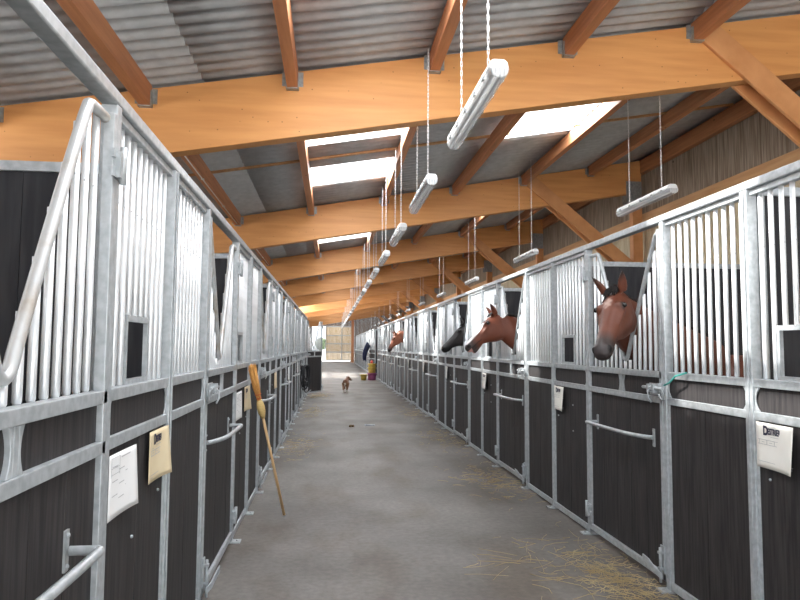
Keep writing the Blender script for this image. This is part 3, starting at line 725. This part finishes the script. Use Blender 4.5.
horse(yc[1], (1.98,7.70,1.925), (-0.75,-0.12,-0.64), (-0.66,0,0.75), (3.15,yc[1]+0.2,1.56), (0.125,0.034,0.017), (0.050,0.030,0.026), M['hair'], 'bay horse with white blaze in profile, mouth slightly open', 'blaze', 0.011, mouth=0.013, neckmid=(2.34,yc[1]-0.02,1.66), S_=0.93, SV=1.12, nk=1.1)
horse(yc[2], (2.27,yc[2],1.91), (-0.76,-0.05,-0.60), (-0.6,0,0.76), (3.30,yc[2],1.56), (0.017,0.013,0.014), (0.009,0.008,0.008), M['hair'], 'black horse pushing its muzzle through the third right door', 'none', 0.014, S_=1.0, SV=1.15)
horse(yc[5], (1.99,yc[5],1.92), (-0.50,-0.20,-0.80), (-0.8,-0.1,0.5), (3.15,yc[5],1.54), (0.24,0.078,0.04), (0.09,0.04,0.03), M['hairbrown'], 'chestnut horse looking out much farther down the right row', 'star', 0.016, neckmid=(2.35,yc[5],1.76))

def dog(x, y):
    t = thing('dog', (x,y,0), 'small tan and white dog trotting away down the aisle', 'dog'); t.rotation_euler = (0,0,math.radians(-8))
    mb = MB(); B = [(-0.20,0.36,0.06,0.07),(-0.14,0.36,0.085,0.095),(-0.02,0.35,0.085,0.09),(0.10,0.345,0.09,0.115),(0.20,0.36,0.085,0.12),(0.27,0.39,0.06,0.09)]
    mb.loft([((0,a,z), Vector((w,0,0)), Vector((0,0,h))) for a, z, w, h in B], 18)
    mb.tube([(0,0.22,0.40),(0.03,0.30,0.47),(0.06,0.34,0.50)], [0.075,0.06,0.055], 12)
    h0 = Vector((0.05,0.33,0.47)); hd = Vector((0.80,0.42,-0.42)).normalized(); hu = Vector((0.3,0.1,0.9)); hd, hu, hw = frame(hd, hu)
    mb.loft([(h0-hd*0.05, hw*0.045, hu*0.045),(h0, hw*0.062, hu*0.062),(h0+hd*0.05, hw*0.055, hu*0.052),(h0+hd*0.09-hu*0.012, hw*0.032, hu*0.034),(h0+hd*0.125-hu*0.018, hw*0.024, hu*0.024),(h0+hd*0.148-hu*0.016, hw*0.012, hu*0.014)], 14)
    for s in (-1, 1):
        e = h0+hu*0.04+hw*s*0.05; mb.loft([(e, hd*0.03, hw*0.010),(e+hw*s*0.025-hu*0.035, hd*0.032, hw*0.010),(e+hw*s*0.03-hu*0.085, hd*0.014, hw*0.008)], 10)
        ph = 0.06*s
        mb.tube([(s*0.055,-0.12,0.34),(s*0.06,-0.10+ph*0.3,0.25),(s*0.055,-0.15+ph*0.6,0.15),(s*0.05,-0.13+ph,0.05),(s*0.05,-0.10+ph,0.018)], [0.062,0.045,0.024,0.018,0.022], 10)
        mb.tube([(s*0.055,0.18,0.32),(s*0.058,0.17-ph*0.5,0.20),(s*0.052,0.19-ph,0.10),(s*0.05,0.19-ph*1.3,0.03),(s*0.05,0.205-ph*1.3,0.016)], [0.05,0.032,0.020,0.017,0.021], 10)
    mb.tube([(0,-0.20,0.40),(0,-0.26,0.37),(0.01,-0.29,0.30),(0.01,-0.29,0.24)], [0.022,0.018,0.014,0.006], 8)
    def colour(co):
        if co.z < 0.10: return (0.62,0.58,0.52)
        if abs(co.x) < 0.03 and co.y < -0.12 and co.z < 0.34: return (0.66,0.58,0.50)
        q = (co-h0).dot(hd)
        if q > 0.02 and (co-h0).length < 0.22: return lerp((0.20,0.10,0.06),(0.05,0.03,0.025),(q-0.04)/0.1)
        return lerp((0.26,0.13,0.07),(0.16,0.075,0.045),(co.z-0.30)/0.12)
    bake(mb, 0.011, 'body', M['coat'], t, colour, 4)
    for s in (-1,1): MB().ball(h0+hd*0.055+hu*0.022+hw*s*0.040, 0.009, 8).obj('eye', M['eye'], t)
    MB().ball(h0+hd*0.148-hu*0.008, 0.011, 8).obj('nose', M['eye'], t)
    # collar
    mb = MB(); c = Vector((0.035,0.30,0.465)); a = Vector((0.5,0.5,0.5)).normalized(); f, g, hh = frame(a, (0,0,1))
    mb.tube([c + g*0.068*math.cos(k*math.pi/8) + hh*0.068*math.sin(k*math.pi/8) for k in range(17)], 0.006, 6).obj('collar', M['black'], t)
dog(0.50, 21.75)

# ---------------------------------------------------------------- broom leaning on the left row
bt = Vector((-0.40,6.12,0.0)); top = Vector((-0.70,5.93,1.37)); ax = (top-bt).normalized(); L = (top-bt).length
t = thing('broom', bt, 'straw broom leaning bristles-up against the left stall front', 'broom'); 
def bp(s): return ax*s
MB().tube([bp(0.012), bp(1.02)], 0.0125, 10).obj('handle', M['stick'], t)
d, u, w = frame(ax, (0,1,0.2))
mb = MB(); mb.loft([(bp(0.93), u*0.018, w*0.018),(bp(0.95), u*0.030, w*0.024),(bp(0.985), u*0.052, w*0.034),(bp(1.03), u*0.057, w*0.036),(bp(1.07), u*0.045, w*0.030),(bp(1.10), u*0.026, w*0.020)], 16)
mb.obj('binding', M['wrap'], t)
mb = MB(); rnd = random.Random(5)
mb.loft([(bp(1.08), u*0.024, w*0.018),(bp(1.16), u*0.036, w*0.022),(bp(1.26), u*0.055, w*0.026),(bp(1.36), u*0.058, w*0.027),(bp(1.41), u*0.052, w*0.020)], 18)
for k in range(220):
    a = rnd.uniform(-1,1); b = rnd.uniform(-1,1); e = rnd.uniform(1.37,1.43)
    mb.tube([bp(1.09)+u*a*0.02+w*b*0.014, bp(1.22)+u*a*0.052+w*b*0.024, bp(e)+u*a*0.06+w*b*0.028], 0.0016, 3)
mb.obj('bristles', M['bristle'], t)
mb = MB()
for s, r in ((1.115,0.027),(1.15,0.034)):
    mb.tube([bp(s)+u*r*math.cos(k*math.pi/8)*1.15+w*r*0.8*math.sin(k*math.pi/8) for k in range(17)], 0.0028, 5)
mb.obj('stitching', M['red'], t)

# ---------------------------------------------------------------- tubs, rug, harness, small things
def tub(name, x, y, z, r0, r1, h, m, label, group=None, rim=0.012):
    t = thing(name, (x,y,z), label, 'tub', group)
    mb = MB(); prof = [(0.0,0.004),(r0,0.0),(r0+(r1-r0)*0.5,h*0.5),(r1,h),(r1+rim,h),(r1+rim,h-0.02),(r1+0.002,h-0.02)]
    prof = [(0.001,0.0),(r0,0.0),(r0+(r1-r0)*0.5,h*0.5),(r1,h-0.03),(r1+rim,h-0.03),(r1+rim,h),(r1-0.008,h),(r0-0.006,0.012),(0.001,0.012)]
    n = 28; rings = [[mb.bm.verts.new((r*math.cos(2*math.pi*k/n), r*math.sin(2*math.pi*k/n), zz)) for k in range(n)] for r, zz in prof]
    for A, B in zip(rings, rings[1:]):
        for k in range(n): f = mb.bm.faces.new((A[k],A[(k+1)%n],B[(k+1)%n],B[k])); f.smooth = True
    mb.bm.faces.new(rings[0][::-1]); mb.bm.faces.new(rings[-1])
    mb.obj('shell', m, t)
    for s in (-1, 1):
        MB().tube([(s*(r1+0.01),-0.05,h-0.03),(s*(r1+0.035),-0.04,h-0.05),(s*(r1+0.035),0.04,h-0.05),(s*(r1+0.01),0.05,h-0.03)], 0.007, 6).obj('handle', m, t)
    return t
tub('feed_tub', 1.88, 29.85, 0.0, 0.17, 0.205, 0.32, M['pink'], 'magenta rubber tub at the bottom of the stack on the floor')
tub('feed_tub', 1.88, 29.85, 0.325, 0.155, 0.185, 0.26, M['yellow'], 'lower yellow tub standing on the magenta tub')
tub('feed_tub', 1.88, 29.85, 0.59, 0.15, 0.18, 0.16, M['yellow'], 'upper yellow tub topmost of the stack')
tub('feed_tub', 1.50, 29.75, 0.0, 0.11, 0.15, 0.26, M['yellow'], 'small yellow bucket on the floor beside the magenta tub')
mb = MB().ball((0,0,0.07), 0.07, 14); mb.tube([(0,0,0.13),(0.01,0,0.165)], 0.008, 6)
tag(mb.obj('toy_ball', M['red'], None, (1.86,29.83,0.752)), 'red stable ball lying on top of the yellow tubs', 'ball')
# navy rug hung on the open far door
t = thing('horse_rug', (1.80,31.55,0.95), 'dark navy horse rug hanging over the far ajar door', 'rug')
def rug(u, v):
    a = math.sin(u*9)*0.03; zz = 0.82*(1-v) if True else 0
    return Vector((-0.13*math.sin(v*2.2)-0.10*v + a*0.5 + (0.18*u-0.09), -0.25+0.4*u, (1-v)*0.80 - 0.05*math.sin(u*6)*v - 0.18*u))
s = MB().grid(rug, 16, 16).obj('rug_cloth', M['navy'], t, recalc=False); md = s.modifiers.new('t','SOLIDIFY'); md.thickness = 0.03
s = MB().tube([rug(k/12, 0.45)+Vector((-0.03,-0.02,0)) for k in range(13)], 0.018, 6).obj('binding', M['rugpale'], t)
MB().tube([(-0.10,-0.30,0.35),(-0.02,-0.26,0.65),(0.12,-0.22,1.10)], 0.010, 6).obj('strap', M['black'], t)
# black headcollars at the end of the left row
t = thing('headcollar_bundle', (-XL+0.075, 15.75, 0.36), 'black headcollars and ropes hanging near the far end of the left row', 'headcollars'); t.scale = (1,1.3,0.75)
rnd = random.Random(11)
MB().tube([(-0.046,0,0.98),(0.0,0,1.0),(0.03,0,1.01),(0.03,0,0.97)], 0.008, 6).obj('hook', M['galv'], t)
for k in range(9):
    mb = MB(); ww = rnd.uniform(0.05,0.12); ln = rnd.uniform(0.45,0.9); o = rnd.uniform(-0.07,0.07); xx = rnd.uniform(0.04,0.12)
    pts = [(xx,o*0.2,0.99)] + [(xx+0.03+0.7*ww*math.cos(a)+rnd.uniform(-.01,.01), o+ww*math.cos(a), 0.99-ln/2-ln/2*math.sin(a)*1) for a in [math.pi/2*-0.8+2*math.pi*0.95*i/14+math.pi*0 for i in range(14)]]
    mb.tube(smooth_path([tuple(p) for p in pts[1:]],1), 0.013, 6).obj('strap', M['black'], t)
MB().ball((0.03,0,0.86), 0.085, 12, (0.6,0.9,1.2)).obj('noseband_roll', M['black'], t)
MB().tube([(0.08,-0.03,0.70),(0.09,-0.02,0.55),(0.08,0.03,0.42)], 0.010, 6).obj('lead_rope', M['rugpale'], t)
# short green twine on the right panel rail
mb = MB().tube([(XR-0.03,3.78,1.40),(XR-0.06,3.86,1.375),(XR-0.05,3.95,1.33),(XR-0.06,4.00,1.31)], 0.006, 6)
tag(mb.obj('baling_twine', M['teal']), 'short green twine tied to the rail beside the nearest right door latch', 'twine')
# drain and dung
t = thing('drain_cover', (0.78,12.9,0), 'small dark metal drain cover in the aisle floor', 'drain')
MB().box(-0.10,0.10,-0.10,0.10,0.0,0.006).obj('rim', M['drain'], t)
mb = MB()
for k in range(7): mb.box(-0.08,0.08,-0.085+k*0.025,-0.073+k*0.025,0.006,0.012)
mb.obj('slots', M['hanger'], t)
mb = MB()
for k in range(5): mb.ball((rnd.uniform(-.04,.04), rnd.uniform(-.04,.04), 0.02), 0.024, 8)
tag(mb.obj('dropping', M['dung'], None, (0.42,12.6,0)), 'small brown dropping on the floor left of the drain cover', 'dropping', None)

# straw, nobody could count it
def straw(name, cx, cy, sx, sy, n, label, lmax=0.22, seed=1, m='straw'):
    rnd = random.Random(seed); mb = MB()
    for k in range(n):
        x = cx+rnd.gauss(0, sx); y = cy+rnd.gauss(0, sy)
        if x > XR-0.03: x = 2*(XR-0.03)-x
        if x < -XL+0.03: x = 2*(-XL+0.03)-x
        a = rnd.uniform(0, math.pi*2); ln = rnd.uniform(0.03, lmax); z = 0.003+rnd.random()**3*0.02; bend = rnd.uniform(-0.5,0.5)
        p = Vector((x,y,z)); pts = []
        for i in range(4): pts.append(tuple(p)); p = p + Vector((math.cos(a), math.sin(a), 0))*ln/3 + Vector((0,0,rnd.uniform(-0.004,0.006))); p.z = max(p.z, 0.002); p.x = max(-XL+0.01, min(XR-0.01, p.x)); a += bend
        mb.tube(pts, rnd.uniform(0.0010,0.0020), 3)
    tag(mb.obj(name, M[m]), label, 'straw', None, 'stuff')
straw('loose_straw', 1.93, 4.15, 0.12, 0.42, 430, 'loose straw on the floor in front of the nearest right door', seed=1)
straw('loose_straw', 1.60, 4.75, 0.24, 0.40, 70, 'thin scatter of straw stalks left of the nearest right door', 0.35, seed=2)
straw('loose_straw', 1.90, 7.5, 0.20, 0.45, 240, 'straw scatter before the second right door', 0.16, seed=3)
straw('loose_straw', 1.95, 11.0, 0.22, 0.7, 190, 'straw scatter before the third right door', 0.16, seed=4)
straw('loose_straw', -0.50, 10.4, 0.14, 0.6, 190, 'straw scatter before the left row beyond the broom', 0.16, seed=5)
straw('loose_straw', -0.45, 15.6, 0.15, 0.7, 150, 'straw scatter midway along the left row', 0.16, seed=6)
straw('loose_straw', -0.35, 20.3, 0.20, 0.5, 160, 'straw scatter by the open left door', 0.16, seed=7)
straw('loose_straw', 1.9, 15.0, 0.15, 0.9, 160, 'sparse straw before the fourth right door', 0.14, seed=8)

# trees outside the far door
def tree(x, y, h, label):
    t = thing('tree', (x,y,-0.13), label, 'tree', 'trees outside the far doorway'); rnd = random.Random(int(x*7+y))
    MB().tube([(0,0,0),(0.1,0,h*0.4),(0,0,h*0.7)], [0.22,0.16,0.08], 8).obj('trunk', M['bark'], t)
    mb = MB()
    for k in range(900):
        v = Vector((rnd.gauss(0,1), rnd.gauss(0,1), rnd.gauss(0,1))).normalized()*rnd.random()**0.33
        c = Vector((v.x*h*0.32, v.y*h*0.32, h*0.66+v.z*h*0.34)); a = Vector((rnd.uniform(-1,1),rnd.uniform(-1,1),rnd.uniform(-1,1))).normalized()*0.22; b = a.orthogonal().normalized()*0.12
        vs = [mb.bm.verts.new(c+q) for q in (a, b, -a, -b)]; mb.bm.faces.new(vs)
    mb.obj('crown', M['leaf'], t, recalc=False)
tree(-1.6, 108, 3.0, 'green tree seen through the far doorway')
tree(-12.5, 118, 5, 'green tree farther left beyond the far doorway')

# ---------------------------------------------------------------- light
W = bpy.data.worlds.new('sky'); bpy.context.scene.world = W; W.use_nodes = True
bg = W.node_tree.nodes['Background']; bg.inputs[0].default_value = (0.86,0.93,1.0,1); bg.inputs[1].default_value = 2.9
s = bpy.data.lights.new('sun', 'SUN'); s.energy = 34; s.angle = math.radians(1.5); s.color = (1,0.96,0.88)
o = bpy.data.objects.new('sun', s); C.objects.link(o); o.location = (-20,30,20)
dirv = Vector((1.0, -0.36, -1.19))
o.rotation_euler = dirv.to_track_quat('-Z', 'Y').to_euler()

# ---------------------------------------------------------------- camera
cam = bpy.data.cameras.new('camera'); co = bpy.data.objects.new('camera', cam); C.objects.link(co); bpy.context.scene.camera = co
cam.sensor_width = 36; cam.lens = 650/800*36; cam.clip_start = 0.05; cam.clip_end = 500
th, ph, ro = math.radians(6.02), math.radians(4.07), math.radians(-0.38)
r0 = Vector((math.cos(th), -math.sin(th), 0)); f0 = Vector((math.sin(th), math.cos(th), 0)); Z = Vector((0,0,1))
u1 = Z*math.cos(ph) - f0*math.sin(ph); f1 = Z*math.sin(ph) + f0*math.cos(ph)
rt = r0*math.cos(ro) - u1*math.sin(ro); up = r0*math.sin(ro) + u1*math.cos(ro)
m = Matrix((rt, up, -f1)).transposed().to_4x4(); m.translation = Vector((0,0,1.55)); co.matrix_world = m
vs = bpy.context.scene.view_settings
vs.view_transform = 'Standard'; vs.look = 'None'; vs.gamma = 1; vs.use_curve_mapping = False; vs.exposure = -0.06
